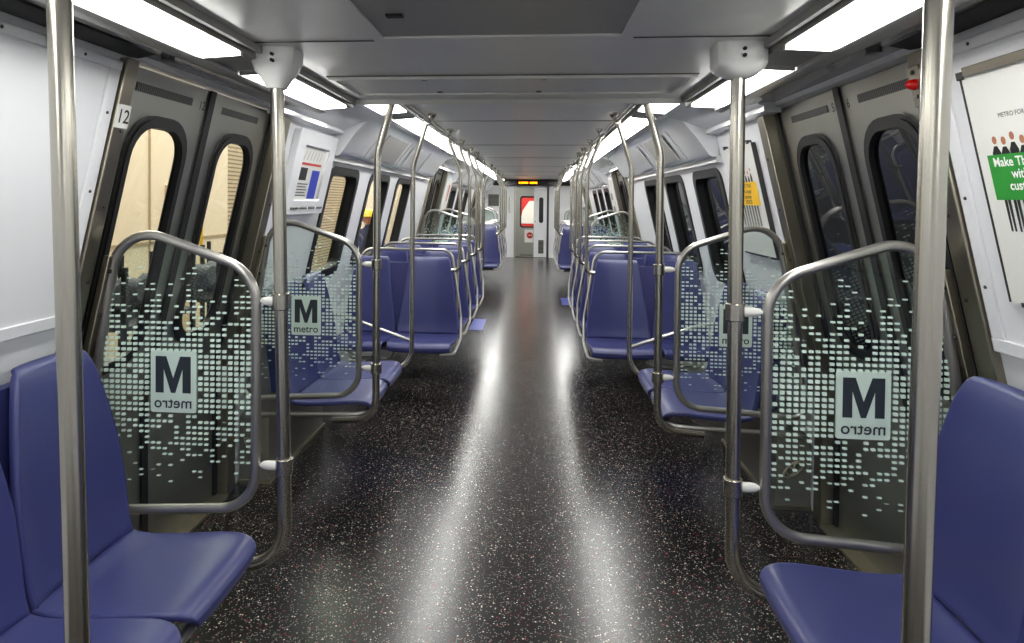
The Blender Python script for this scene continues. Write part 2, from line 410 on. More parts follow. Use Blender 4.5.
# ------------------------------------------------------------------ doors
NUM = {(-1,0):('11','12','12'), (1,0):('5','6','6')}
dn = 0
for side in (-1, 1):
    f = W(side)
    for k, d in enumerate(DOORS):
        dn += 1
        e = struct(empty('door_%d' % dn, (side*1.5, d+DW/2, 0)))
        mid = d+DW/2
        for q, (a, b) in enumerate(((d, mid-.012), (mid+.012, d+DW))):
            z0h, z1h = .93, 1.86
            c = (a+b)/2; hole = rrect(c-.18, c+.18, z0h, z1h, .13)
            m = MB(); m.slab(f, a, b, .012, .86, -.075, -.045); m.plate_hole(f, a, b, .86, 2.035, hole, -.075, -.045)
            lf = m.build('door_leaf', STEELD, e)
            m = MB(); m.ringloops(f, rrect(c-.19, c+.19, z0h-.01, z1h+.01, .14), rrect(c-.165, c+.165, z0h+.02, z1h-.02, .115), -.062, -.030); m.build('gasket', BLACK, lf)
            m = MB(); m.ringloops(f, rrect(c-.205, c+.205, z0h-.025, z1h+.025, .15), rrect(c-.190, c+.190, z0h-.010, z1h+.010, .140), -.06, -.036); m.build('gasket_rim', BLACK, lf)
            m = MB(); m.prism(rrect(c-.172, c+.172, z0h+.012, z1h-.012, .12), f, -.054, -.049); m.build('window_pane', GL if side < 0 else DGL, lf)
            m = MB(); m.slab(f, c-.2, c+.17, 1.955, 1.985, -.046, -.042); m.build('grille', GRILL, lf)
            if k == 0 and not (side < 0 and q == 1):
                t = NUM[(side,0)][1-q]; yy = (b-.055 if side > 0 else a+.06) if q else (b-.05 if side>0 else b-.05)
                if side > 0: yy = b-.05 if q == 0 else a+.05
                else: yy = b-.05 if q == 0 else b-.06
                m = MB(); text_mb(m, t, .05, lambda a_, b_, yy=yy: f(yy-side*a_, 1.965+b_, -.043), .01); m.build('number', DKMET, lf)
        m = MB(); m.slab(f, mid-.022, mid+.022, .012, 2.035, -.07, -.035); m.build('seal', BLACK, e)
        for ya, yb in ((d-.015, d+.004), (d+DW-.004, d+DW+.03)):
            m = MB(); m.slab(f, ya, yb, .012, 2.035, -.078, -.03); m.build('seal', BLACK, e)
        m = MB(); m.box(side*1.505 if side>0 else -1.62, 1.62 if side>0 else -1.505, d-.02, d+DW+.02, 0, .012); m.build('threshold', PLATE, e)
        for ya, yb in ((d-.075, d-.012 if side < 0 else d+.006), (d+DW+.025, d+DW+.115)):
            m = MB(); m.slab(f, ya, yb, .0, 2.03, -.07, .028); p = m.build('door_post', POST, e, bevel=.004)
            cyls([(f((ya+yb)/2+.01, zz, .026), f((ya+yb)/2+.01, zz, .032)) for zz in (.55, .8, 1.05, 1.3, 1.55, 1.8)], .006, 'screw', DKMET, p)
# post numbers
def sticker(side, y, z, s, body, h, w, mt, label, name='number_sticker', bg=PAPER, off=.031):
    f = W(side)
    m = MB(); m.slab(f, y-w/2, y+w/2, z-h/2, z+h/2, off-.004, off); o = m.build(name, bg, loc=(side*1.3, y, z))
    m = MB(); text_mb(m, body, s, lambda a, b: f(y-side*a, z+b-.002, off+.0008), .012); m.build('digits', mt, o)
    tag(o, label, 'sticker'); return o
sticker(-1, 2.013, 1.845, .062, '12', .075, .066, INK, 'white sticker reading 12 on the steel post left of the doors')
sticker(1, 2.036, 1.79, .075, '6', .085, .05, INK, 'number 6 sticker on the steel post by the right doors', bg=STEELD)
f = W(1)
m = MB(); m.slab(f, 1.995, 2.055, 1.87, 1.99, .03, .038); ind = m.build('door_indicator', POST, loc=(1.25,2.028,1.93), bevel=.003)
tag(ind, 'red indicator lamp on a steel plate above the number 6', 'indicator lamp')
m = MB(); a = Vector(f(2.028,1.935,.038)); m.tube([a, a+Vector((-.008,0,0)), a+Vector((-.02,0,0)), a+Vector((-.026,0,0))], [.017,.016,.012,.004], 14); m.build('red_lens', mat('red_lens',(190,14,10),.12), ind)
cyls([(f(2.028,q,.036), f(2.028,q,.043)) for q in (1.90,1.97)], .006, 'screw', DKMET, ind)

# ------------------------------------------------------------------ wall panels near
for side in (-1, 1):
    f = W(side)
    m = MB(); m.slab(f, -1.0, 1.925, 1.20, 1.99, .0, .012); o = m.build('wall_panel', WHITE, loc=(side*1.38, .6, 1.6), bevel=.003)
    tag(o, 'flat white wall panel above the near %s bench' % SN[side], 'wall panel')
    for z0, z1 in ((1.165, 1.205), (1.985, 2.015)):
        m = MB(); m.slab(f, -1.0, 1.975, z0, z1, .0, .02); m.build('panel_frame', WHITE, o, bevel=.003)
    m = MB(); m.slab(f, 1.925, 1.975, 1.205, 1.985, .0, .018); m.build('panel_frame', WHITE, o, bevel=.003)
    cyls([(f(yy,2.0,.018),f(yy,2.0,.022)) for yy in (.9,1.2,1.5,1.8)]+[(f(1.95,zz,.016),f(1.95,zz,.021)) for zz in (1.35,1.6,1.85)], .005, 'screw', DKMET, o)
    # lower bench backing
    m = MB(); m.slab(f, Y0, 1.975, .0, .10, .0, .02); struct(m.build('baseboard_%s' % SN[side], BOXG))

# ------------------------------------------------------------------ windscreens
def windscreen(side, Y, mirrored, label):
    e = empty('windscreen', (side*1.1, Y, .5))
    e['_w'] = (side*1.1, Y, .5)
    pts = [(side*1.478, Y, .495), (side*.832, Y, .535), (side*.832, Y, 1.335), (side*1.318, Y, 1.50)]
    lp = fillet(pts, [.06, .13, .15, .14], True, 9)
    m = MB(); m.tube(lp, .0165, 12, True); m.build('frame', TUBE, e)
    m = MB(); m.prism([(p.x, p.z) for p in lp], lambda a, b, d: (a, d, b), Y-.003, Y+.003)
    g = m.build('glass_panel', DOTG, e, loc=(0, Y, 0))
    x0, x1, z0, z1 = 1.042, 1.203, .85, 1.06
    xa, xb = sorted((side*x0, side*x1))
    m = MB(); m.prism(rrect(xa, xb, z0, z1, .008, 3), lambda a, b, d: (a, d, b), Y-.0045, Y+.0045); lg = m.build('logo_plate', LOGO, e, loc=(side*1.12, Y, .95))
    w = (xb-xa)-.036; hh = .125; cx_ = (xa+xb)/2; bz = z1-.018-hh
    Mp = [(0,0),(0,1),(.30,1),(.50,.40),(.70,1),(1,1),(1,0),(.77,0),(.77,.66),(.56,.0),(.44,.0),(.23,.66),(.23,0)]
    m = MB(); m.prism([(cx_-w/2+a*w, bz+b*hh) for a, b in Mp], lambda a, b, d: (a, d, b), Y-.0055, Y+.0055)
    sx = -1 if mirrored else 1
    for yy in (Y-.0056, Y+.0056):
        text_mb(m, 'metro', .054, lambda a, b, yy=yy: (cx_+a*sx, yy, z0+.032+b), .012)
    m.build('logo_lettering', LOGOD, lg)
    f = W(side); m = MB(); m.slab(f, Y-.035, Y+.035, .62, 1.385, .027, .05)
    br = m.build('wall_bracket', POST, e, bevel=.003)
    cyls([(f(Y-.022, zz, .048), f(Y-.022, zz, .056)) for zz in (.75, 1.0, 1.18, 1.33)], .008, 'bolt', DKMET, br)
    tag(e, label, 'windscreen', 'dotted windscreens by the doors')
    return e
ws = {}
for side in (-1, 1):
    s = SN[side]
    ws[side, 0] = windscreen(side, P2, True, 'clear dotted windscreen nearest on the %s, reversed M metro logo' % s)
    ws[side, 1] = windscreen(side, P3, False, 'clear dotted windscreen on the %s beyond the near doors, readable M metro logo' % s)
    for k in (1, 2):
        for j in (0, 1):
            c = copy_tree(ws[side, j], PER*k)
            tag(c, 'dotted windscreen at the %s edge of the %s doors on the %s' % (('near', 'far')[j], ('middle', 'last')[k-1], s), 'windscreen', 'dotted windscreens by the doors')

# ------------------------------------------------------------------ poles
def clamp(e, side, Y, z, xp, xw):
    m = MB(); m.cyl((side*xp, Y, z-.028), (side*xp, Y, z+.028), .0295, 18)
    c = m.build('clamp', STEEL, e, bevel=.003)
    m = MB(); a, b = xp+.02, xw-.016
    m.tube([(side*a,Y,z),(side*(a+(b-a)*.55),Y,z),(side*(a+(b-a)*.8),Y,z),(side*b,Y,z)], [.0155,.0155,.013,.006], 12); m.build('connector', MOUNT, c)
def pole_full(side, Y, label, bottom, clamps=True, xt=PX, xb=PX):
    e = empty('grab_pole', (side*PX, Y, .4))
    if bottom == 'floor': pts = [(side*xt, Y, LC), (side*xb, Y, 0)]
    else: pts = [(side*xt, Y, 2.03), (side*xb, Y, .345), (side*1.0, Y+bottom, .345)]
    m = MB(); m.tube(fillet(pts, .17), .0225 if bottom != 'floor' else .0203, 18); m.build('pole', STEEL, e)
    # moulded ceiling mount
    if bottom == 'floor':
        m = MB(); m.tube([(side*xt,Y,LC),(side*xt,Y,LC-.03)], .04, 18); m.build('ceiling_flange', STEEL, e)
        m = MB(); m.tube([(side*xb,Y,0.001),(side*xb,Y,.012)], .05, 18); m.build('floor_flange', STEEL, e)
    if clamps:
        for z in (1.238, .682): clamp(e, side, Y, z, xb+(xt-xb)*(z-.4)/1.63, .832)
    tag(e, label, 'pole', 'steel grab poles')
    return e
for side in (-1, 1):
    s = SN[side]
    pole_full(side, 1.09, 'thick steel floor-to-ceiling pole closest to the camera on the %s' % s, 'floor', False, (.749 if side < 0 else .733), (.692 if side < 0 else .704))
    e = pole_full(side, P2, 'steel pole under a white ceiling mount beside the nearest %s windscreen' % s, -.02, True, (.764 if side < 0 else .730), (.726 if side < 0 else .735))
    # mount: loft from ceiling block to collar
    zt, zb = (2.022, 1.935) if side < 0 else (2.022, 1.95)
    m = MB(); rings = []
    ns = 20
    prof_m = ([(2.077,.076,.066,0),(2.045,.075,.064,0),(2.005,.062,.055,0),(1.975,.047,.042,0),(1.948,.03,.03,0)] if side < 0 else
              [(2.077,.077,.068,0),(2.012,.076,.067,0),(1.994,.068,.06,0),(1.978,.05,.045,0),(1.970,.03,.03,0)])
    vs = []
    for z, rx, ry, _ in prof_m:
        for q in range(ns):
            a = 2*PI*q/ns; c_, s_ = math.cos(a), math.sin(a)
            n_ = 6 if z > 1.99 else 2.6
            mx_ = .763 if side < 0 else .730
            k_ = (abs(c_)**n_+abs(s_)**n_)**(-1/n_)
            vs.append((side*mx_+rx*k_*c_, P2+ry*k_*s_, z))
    fs = [(i*ns+q, i*ns+(q+1)%ns, (i+1)*ns+(q+1)%ns, (i+1)*ns+q) for i in range(4) for q in range(ns)]+[tuple(range(ns)), tuple(range(4*ns,5*ns))[::-1]]
    m.add(vs, fs); mt = m.build('ceiling_mount', MOUNT, e)
    cyls([((side*(.752 if side < 0 else .728), P2-.074, z), (side*(.752 if side < 0 else .728), P2-.05, z)) for z in (2.050, 2.030)], .006, 'screw', DARK, mt)
def pole_rail(side, Y, kind, label):
    if kind == 'A':
        e = empty('grab_pole', (side*PX, Y, .4))
        pts = [(side*RX, Y, RZ), (side*(RX+.02), Y, RZ-.03), (side*PX, Y, 1.83), (side*PX, Y, .41), (side*.98, Y+.03, .385)]
        m = MB(); m.tube(fillet(pts, [0,.03,.25,.12,0]), .020, 16); m.build('pole', STEEL, e)
        for z in (1.238, .682): clamp(e, side, Y, z, PX, .832)
    elif kind == 'B':
        e = empty('grab_pole', (side*PX, Y, .4))
        pts = [(side*RX, Y, RZ), (side*(RX+.015), Y, RZ-.03), (side*.745, Y, 1.82), (side*.745, Y, .42), (side*1.0, Y-.06, .40)]
        m = MB(); m.tube(fillet(pts, [0,.03,.3,.16,0]), .017, 14); m.build('pole', STEEL, e)
        m = MB(); m.tube([(side*.745, Y, .60), (side*1.20, Y, .76), (side*1.47, Y, .80)], .012, 10); m.build('arm_bar', TUBE, e)
    else:
        e = empty('grab_pole', (side*.5, Y, 1.0))
        pts = [(side*RX, Y, RZ), (side*(RX-.01), Y, RZ-.04), (side*.53, Y, 1.84), (side*.53, Y, 1.0), (side*.61, Y, .99)]
        m = MB(); m.tube(fillet(pts, [0,.03,.25,.09,0]), .016, 14); m.build('pole', STEEL, e)
    m = MB(); m.cyl((side*RX, Y-.03, RZ), (side*RX, Y+.03, RZ), .026, 14); m.build('rail_clamp', STEEL, e)
    tag(e, label, 'pole', 'steel grab poles'); return e
ROWS = [4.93+.78*i for i in range(4)]
for side in (-1, 1):
    s = SN[side]
    base = [pole_rail(side, P3, 'A', 'curved steel pole clamped to the %s windscreen beyond the near doors' % s),
            pole_rail(side, 4.45, 'B', 'curved steel pole at the far end of the second bench, %s side' % s)]
    for i, y in enumerate(ROWS):
        base.append(pole_rail(side, y+.53, 'C', 'hanging steel pole at the aisle corner of %s-side seat row %s' % (s, ('one','two','three','four')[i])))
    nms = ['clamped to the far windscreen of the middle doors', 'ending the bench past the middle doors'] + ['hanging over far seat row '+q for q in ('one','two','three','four')]
    for o, nm in zip(base, nms):
        c = copy_tree(o, PER); tag(c, 'distant steel pole %s, %s side' % (nm, s), 'pole', 'steel grab poles')
    # overhead rail
    e = empty('overhead_handrail', (side*RX, 5.9, RZ))
    pts = [(side*(RX+.03), P3-.10, RZ+.075), (side*(RX+.01), P3-.08, RZ), (side*RX, P3+.04, RZ), (side*RX, 8.30, RZ), (side*RX, 8.42, RZ+.075)]
    m = MB(); m.tube(fillet(pts, .06), .0165, 14); m.build('rail', STEEL, e)
    for y in (4.62, 5.62, 6.58, 7.55, 8.2):
        m = MB(); m.tube([(side*RX,y,RZ),(side*RX,y,RZ+.03),(side*RX,y,RZ+.045),(side*RX,y,RZ+.06),(side*RX,y,HC)], [.010,.010,.016,.03,.03], 12); m.build('hanger', STEEL, e)
    tag(e, 'long overhead steel handrail above the near %s seat rows' % s, 'handrail', 'overhead handrails')
    c = copy_tree(e, PER); tag(c, 'far overhead steel handrail on the %s past the middle doors' % s, 'handrail', 'overhead handrails')

# ------------------------------------------------------------------ seats
PAN = [(.014,.404,.160),(-.004,.418,.182),(-.006,.440,.204),(.012,.458,.219),(.05,.466,.231),(.12,.462,.237),(.23,.450,.237),(.33,.443,.236),(.40,.444,.234),(.452,.462,.230)]
PANT = [(d, h, max(w, .222 if d < .013 else .232) if h > .41 else .205) for d, h, w in PAN]
BAK = [(.448,.462,.230),(.468,.50,.231),(.480,.58,.236),(.490,.66,.239),(.502,.75,.235),(.517,.85,.218),(.535,.95,.197),(.550,1.03,.175),(.562,1.072,.158),(.576,1.087,.146),(.592,1.080,.134)]
BAKT = [(.448,.462,.236),(.468,.50,.234),(.480,.58,.226),(.490,.66,.215),(.502,.75,.202),(.517,.85,.188),(.535,.95,.174),(.550,1.03,.162),(.562,1.075,.154),(.576,1.092,.146),(.592,1.085,.136)]
def shell(P, f, cup, edge_h):
    ms = MB(); S = [-1,-.96,-.86,-.66,-.35,0,.35,.66,.86,.96,1]
    vs = []
    n = len(P)
    for i, (d, h, w) in enumerate(P):
        for s in S:
            k = abs(s)**3
            vs.append(f(s*w, d - (cup*k if edge_h == 0 else 0), h + (cup*k if edge_h else 0)))
    c = len(S)
    ms.add(vs, [(i*c+j, i*c+j+1, (i+1)*c+j+1, (i+1)*c+j) for i in range(n-1) for j in range(c-1)])
    return ms
def one_seat(e, f, wscale=1., PN=PAN, BK=BAK):
    g = lambda a, d, h: f(a*wscale, d, h)
    P = shell(PN, g, .010, 1); P.build('seat_pan', SEAT, e, solid=.022, sub=1)
    B = shell(BK, g, .022, 0); B.build('backrest', SEAT, e, solid=.026, sub=1)
def bench(side, ya, yb, label):
    """two seats along the wall, facing the aisle"""
    e = empty('bench_seat', (side*1.15, (ya+yb)/2, 0))
    L = (yb-ya)/2
    for i in range(2):
        yc = ya+L*(i+.5)
        one_seat(e, lambda a, d, h, yc=yc: (side*(.80+d), yc+a, h), L/.474)
    # frame tubes below
    m = MB()
    m.tube(fillet([(side*1.49, ya+.012, .385), (side*.825, ya+.012, .408), (side*.825, yb-.012, .408), (side*1.49, yb-.012, .385)], .05), .015, 10)
    m.build('frame', TUBE, e)
    m = MB(); ym = (ya+yb)/2
    m.prism([(side*.87,.425),(side*1.52,.425),(side*1.52,.385),(side*1.20,.385)], lambda a,b,d:(a,d,b), ym-.012, ym+.012); m.build('support_bracket', DKMET, e)
    m = MB(); m.prism([(side*1.30,.50),(side*1.36,.50),(side*1.42,1.04),(side*1.38,1.04)], lambda a,b,d:(a,d,b), ya+.05, yb-.05); m.build('back_panel', SEATD, e)
    tag(e, label, 'seat', 'aisle-facing benches'); return e
def double(side, Y, label):
    e = empty('double_seat', (side*1.03, Y+.3, 0))
    for xc, ws_ in ((.785, 1.12), (1.285, .95)):
        one_seat(e, lambda a, d, h, xc=xc: (side*xc+a, Y+d, h), ws_, PANT, BAKT)
    # V filler behind
    m = MB(); m.prism([(side*.70,.48),(side*1.34,.48),(side*1.34,1.05),(side*.70,1.05)], lambda a,b,d:(a, Y+.505+(b-.48)*.115+d, b), 0, .018); m.build('back_panel', SEATD, e)
    lp = [(side*.60, Y+.03, .392), (side*.505, Y+.03, .394), (side*.505, Y+.44, .415), (side*.515, Y+.52, .62), (side*.60, Y+.60, 1.155), (side*1.42, Y+.60, 1.155), (side*1.475, Y+.52, .62), (side*1.475, Y+.44, .415)]
    lp = fillet([(side*.62, Y+.02, .388), (side*.512, Y+.015, .40), (side*.505, Y+.42, .44), (side*.512, Y+.50, .62), (side*.61, Y+.60, 1.16), (side*1.38, Y+.60, 1.16), (side*1.455, Y+.50, .62), (side*1.475, Y+.42, .43)], [0,.04,.08,.2,.10,.10,.2,0])
    m = MB(); m.tube(lp, .0125, 12); m.build('frame', TUBE, e)
    m = MB(); m.tube(fillet([(side*1.40, Y+.10, .42), (side*1.34, Y+.10, .33), (side*1.02, Y+.10, .33), (side*.97, Y+.10, .42)], .06), .014, 10); m.build('support_loop', TUBE, e)
    m = MB(); m.prism([(Y+.10,.425),(Y+.46,.425),(Y+.50,.36),(Y+.40,.33)], lambda a,b,d:(d,a,b), side*.62, side*1.53); m.build('support_beam', DKMET, e)
    m = MB(); m.prism([(Y+.47,.42),(Y+.55,.42),(Y+.64,1.06),(Y+.60,1.08)], lambda a,b,d:(d,a,b), side*.545, side*.56); m.build('side_plate', POST, e)
    tag(e, label, 'seat', 'camera-facing double seats'); return e
for side in (-1, 1):
    s = SN[side]
    bench(side, 1.16, 2.055, 'blue two-seat bench in the near %s corner, facing the aisle' % s)
    b = bench(side, 3.455, 4.375, 'blue two-seat bench just behind the second windscreen on the %s' % s)
    c = copy_tree(b, PER); tag(c, 'distant blue aisle bench past the middle doors, %s side' % s, 'seat', 'aisle-facing benches')
    first = double(side, ROWS[0], 'blue double seat facing the camera, first row on the %s' % s)
    for i in (1, 2, 3):
        c = copy_tree(first, .78*i); tag(c, 'blue double seat mostly hidden in the %s row on the %s' % (('second','third','fourth')[i-1], s), 'seat', 'camera-facing double seats')
    for i in range(4):
        c = copy_tree(first, PER+.78*i); tag(c, 'small distant blue double seat past the middle doors, %s, %s row' % (s, ('front','second','third','rearmost')[i]), 'seat', 'camera-facing double seats')
    # equipment boxes under the benches
    m = MB(); m.box(*sorted((side*1.36, side*1.53)), 3.47, 4.40, .012, .375)
    o = m.build('equipment_box', BOXG, loc=(side*1.45, 3.9, .01), bevel=.006); tag(o, 'grey equipment box under the second %s bench' % s, 'box', 'boxes under the benches')
    m = MB(); m.box(*sorted((side*1.345, side*1.53)), 3.455, 4.41, .001, .02); m.build('base_plate', PLATE, o)
    m = MB()
    for xx, zz in ((1.425,.20),(1.465,.225)):
        m.tube([(side*(xx+.02*math.cos(t)), 3.462, zz+.02*math.sin(t)) for t in [2*PI*i/14 for i in range(14)]], .005, 8, True)
    m.tube([(side*(1.445+.05*math.cos(t)+0*math.sin(t)), 3.464, .2125+.032*math.sin(t)+.03*math.cos(t)) for t in [2*PI*i/22 for i in range(22)]], .005, 8, True)
    m.build('latch', PLATE, o)
    c = copy_tree(o, PER); tag(c, 'grey equipment box under the distant %s bench' % s, 'box', 'boxes under the benches')

# flat blue patches on the floor
for x0, x1, y0, y1, l in ((-.70,-.53,7.9,8.65,'left'), (.53,.70,10.0,10.75,'right')):
    m = MB(); m.box(x0,x1,y0,y1,.0005,.003); tag(m.build('floor_patch', PATCH, loc=((x0+x1)/2,y0,0)), 'small blue rectangular patch on the floor of the %s aisle edge' % l, 'floor decal')

# ------------------------------------------------------------------ posters
def fq(side, y, z, off):            # poster-local -> world ; a to reader's right
    g = W(side)
    return lambda a, b: g(y-side*a, z+b, off)
def rect(mb, g, a0, a1, b0, b1):
    mb.add([g(a0,b0), g(a1,b0), g(a1,b1), g(a0,b1)], [(0,1,2,3)]); return mb
def people(mb_body, mb_head, g, n, x0, dx, zfoot, h):
    for i in range(n):
        x = x0+dx*i; hh = h*(.95+.08*random.random())
        poly = [(x-.010,zfoot),(x-.003,zfoot),(x,zfoot+hh*.42),(x+.003,zfoot),(x+.010,zfoot),(x+.012,zfoot+hh*.5),(x+.0155,zfoot+hh*.8),(x+.006,zfoot+hh*.87),(x-.006,zfoot+hh*.87),(x-.0155,zfoot+hh*.8),(x-.012,zfoot+hh*.5)]
        mb_body.add([g(*p) for p in poly], [tuple(range(len(poly)))])
        r = .0105
        mb_head.add([g(x+r*.8*math.cos(t), zfoot+hh*.93+r*math.sin(t)) for t in [2*PI*k/10 for k in range(10)]], [tuple(range(10))])
def poster(side, y0, y1, z0, z1, label, name='poster', off=.02):
    f = W(side); m = MB(); m.slab(f, y0, y1, z0, z1, .0005 if off < .03 else .0125, off)
    o = m.build(name, PAPER, loc=(side*1.33, (y0+y1)/2, z0)); tag(o, label, 'poster'); return o
# right near
z0, z1 = 1.325, 1.925
o = poster(1, 1.30, 1.838, z0, z1, 'white poster with green text box and row of standing people, right wall', off=.031)
g = fq(1, 1.5925, 1.64, .0316)
mb, mh = MB(), MB(); people(mb, mh, g, 14, -.175, .031, -.125, .255); mb.build('printed_bodies', INK, o); mh.build('printed_heads', SKIN, o)
g = fq(1, 1.5925, 1.64, .0322); m = MB(); rect(m, g, -.212, .26, -.045, .070); m.build('green_box', GREEN, o)
g = fq(1, 1.5925, 1.64, .0328); m = MB()
for k, t in enumerate(('Make That 65 with', 'with a larger', 'customer service', 'Thank you.')):
    text_mb(m, t, .032, lambda a, b, k=k: g(-.072+(0, .015, .03, .06)[k]+a, .05-.030*k+b), .02)
m.build('lettering', WTXT, o)
g = fq(1, 1.5925, 1.64, .0318); m = MB(); text_mb(m, 'METRO FOR YOU', .016, lambda a, b: g(-.08+a, .165+b)); m.build('small_lettering', DKMET, o)
m = MB(); m.slab(W(1), 1.30, 1.815, 1.915, 1.94, .0315, .042); m.build('top_clip', STEEL, o, bevel=.002)
for a in ((1.826, 1.850, 1.912, 1.932, .02, .036), (1.30, 1.80, z0-.008, z0+.004, .0135, .034), (1.838, 1.844, z0, 1.915, .0135, .033)):
    m = MB(); m.slab(W(1), *a); m.build('edge_strip', DKMET, o)
# right far (yellow)
o = poster(1, 3.56, 4.08, 1.29, 1.905, 'white poster with yellow text box behind the right pole', off=.022)
g = fq(1, 3.80, 1.6, .0228); mb, mh = MB(), MB(); people(mb, mh, g, 7, -.15, .045, -.15, .33); mb.build('printed_bodies', INK, o); mh.build('printed_heads', SKIN, o)
g = fq(1, 3.80, 1.6, .0236); m = MB(); rect(m, g, -.16, .18, -.03, .10); m.build('yellow_box', YELL, o)
g = fq(1, 3.80, 1.6, .0242); m = MB()
for k in range(4): text_mb(m, ('METRO THAT', 'with a larger', 'customer', 'SERVICE')[k], .03, lambda a, b, k=k: g(a, .078-.03*k+b), .015)
m.build('lettering', INK, o)
for a in ((3.60, 3.625, 1.90, 1.92, .005, .03), (4.02, 4.045, 1.90, 1.92, .005, .03), (3.552, 3.56, 1.29, 1.905, .002, .026), (3.56, 4.08, 1.282, 1.292, .002, .026)):
    m = MB(); m.slab(W(1), *a); m.build('edge_strip', DKMET, o)
# left framed poster
f = W(-1)
e = empty('framed_poster', (-1.38, 3.95, 1.5)); tag(e, 'white framed notice with blue block on the left wall beyond the doors', 'poster')
m = MB(); m.ringloops(f, rrect(3.53, 4.20, 1.49, 1.985, .02, 3), rrect(3.65, 4.08, 1.575, 1.895, .01, 3), 0, .045); m.build('frame', WHITE, e, bevel=.006)
m = MB(); m.slab(f, 3.63, 4.10, 1.56, 1.91, .0, .025); m.build('sheet', PAPER, e)
g = fq(-1, 3.865, 1.74, .0258)
m = MB(); rect(m, g, .03, .17, -.155, .02); m.build('blue_block', BLUEI, e)
m = MB(); rect(m, g, -.17, .17, .045, .06); m.build('red_line', REDI, e)
m = MB(); rect(m, g, -.18, -.05, -.045, .03); m.build('picture_block', DKMET, e)
m = MB()
for k in range(5): rect(m, g, -.17, -.0-.02*(k % 2), -.07-.017*k, -.064-.017*k)
for k in range(6):
    x = -.16+.055*k; m.add([g(x,.075), g(x+.03,.13), g(x+.034,.13), g(x+.006,.075)], [(0,1,2,3)])
m.build('printed_lines', DKMET, e)
cyls([(f(3.62+.15*k, 1.53, .044), f(3.73+.14*k, 1.53, .049)) for k in range(4)], .007, 'screw', DKMET, e)
# far left poster & red-text notice on right soffit
o = poster(-1, 10.05, 10.5, 1.35, 1.92, 'distant white notice with red lettering on the left wall', off=.02)
g = fq(-1, 10.27, 1.62, .021); m = MB(); rect(m, g, -.05, .05, -.05, .22); m.build('red_lettering', REDI, o)
o = poster(1, 10.05, 10.5, 1.35, 1.92, 'distant white notice on the right wall past the middle doors', off=.02)
g = fq(1, 10.27, 1.62, .021); m = MB(); rect(m, g, -.1, .1, -.2, -.1); rect(m, g, -.1, .1, .0, .1); m.build('printed_blocks', DKMET, o)
m = MB()
for r_ in range(4):
    t = .25+.2*r_; x = .93+.12*t; z = 2.125-.035*t-.0015
    for k in range(7): m.box(x, x+.010, 3.42+.04*k, 3.445+.04*k, z-.001, z+.002)
tag(m.build('soffit_notice', REDI, loc=(.99,3.55,2.1)), 'small rows of red lettering on the right soffit above the yellow poster', 'notice')
# clear advert cards on the cowls
for side in (-1, 1):
    for a in (4.95, 6.05):
        m = MB(); m.prism([(side*1.022,2.085),(side*1.165,1.905),(side*1.160,1.900),(side*1.017,2.08)], lambda p,q,d:(p,d,q), a, a+.75)
        tag(m.build('advert_card_holder', GREYS if a < 5.5 else WHITE2, loc=(side*1.1,a,2.0)), 'glossy card holder on the sloping %s panel above the windows, %s one' % (SN[side], 'nearer' if a < 5.5 else 'farther'), 'card holder')

# ------------------------------------------------------------------ end wall
m = MB(); Ye = Y1
for x0, x1, z0, z1 in ((-1.54,-.45,0,2.26),(.45,1.54,0,2.26),(-.45,.45,1.98,2.26)): m.box(x0,x1,Ye,Ye+.08,z0,z1)
wall_end = struct(m.build('wall_end', WHITE))
e = struct(empty('door_%d' % (dn+1), (0, Ye, 0)))
m = MB(); hole = rrect(-.31,.22,.85,1.72,.07); m.plate_hole(lambda a,b,d:(a,d,b), -.46, .46, .7, 1.98, hole, Ye+.12, Ye+.16); m.box(-.46,.46,Ye+.12,Ye+.16,0.01,.7)
lf = m.build('door_leaf', STEELD, e)
m = MB(); m.ringloops(lambda a,b,d:(a,d,b), rrect(-.325,.235,.835,1.735,.08), rrect(-.285,.195,.88,1.69,.05), Ye+.11, Ye+.165); m.build('gasket', BLACK, lf)
m = MB(); m.box(-.30,.21,Ye+.14,Ye+.146,.86,1.71); m.build('window_pane', GL, lf)
m = MB(); m.box(-.32,.05,Ye+.10,Ye+.12,.05,.07); m.build('kick_strip', DKMET, lf)
m = MB(); m.box(-.19,.06,Ye+.112,Ye+.119,.42,.78); st = m.build('stop_sticker', PAPER, loc=(-.05,Ye+.11,.9)); tag(st, 'white notice with red stop disc on the end door', 'sticker')
m = MB(); m.cyl((-.04,Ye+.112,.62),(-.04,Ye+.108,.62),.09,20); m.build('red_disc', REDI, st)
m = MB(); text_mb(m, 'STOP', .05, lambda a,b:(-.04+a,Ye+.107,.62+b), .02); m.build('lettering', WTXT, st)
# partly open white inner door
m = MB(); hole = rrect(.215,.335,.98,1.70,.055); m.plate_hole(lambda a,b,d:(a,d,b), .07, .43, .9, 1.97, hole, Ye-.02, Ye+.02); m.box(.07,.43,Ye-.02,Ye+.02,.01,.9)
w_ = m.build('inner_door_panel', WHITE, e, bevel=.004)
m = MB(); m.prism(hole, lambda a,b,d:(a,d,b), Ye, Ye+.006); m.build('window_pane', BLACK, w_)
m = MB(); m.box(.20,.35,Ye-.026,Ye-.019,.12,.50); m.build('louvre', LOUV, w_)
m = MB(); m.box(.095,.115,Ye-.05,Ye-.02,.98,1.06); m.build('handle', STEEL, w_)
for x0, x1 in ((-.49,-.45),(.43,.49)):
    m = MB(); m.box(x0,x1,Ye-.03,Ye+.02,0,2.0); trim(m, STEELD if x0<0 else DKMET)
m = MB(); m.box(-.49,.49,Ye-.03,Ye+.02,1.975,2.0); trim(m, STEELD)
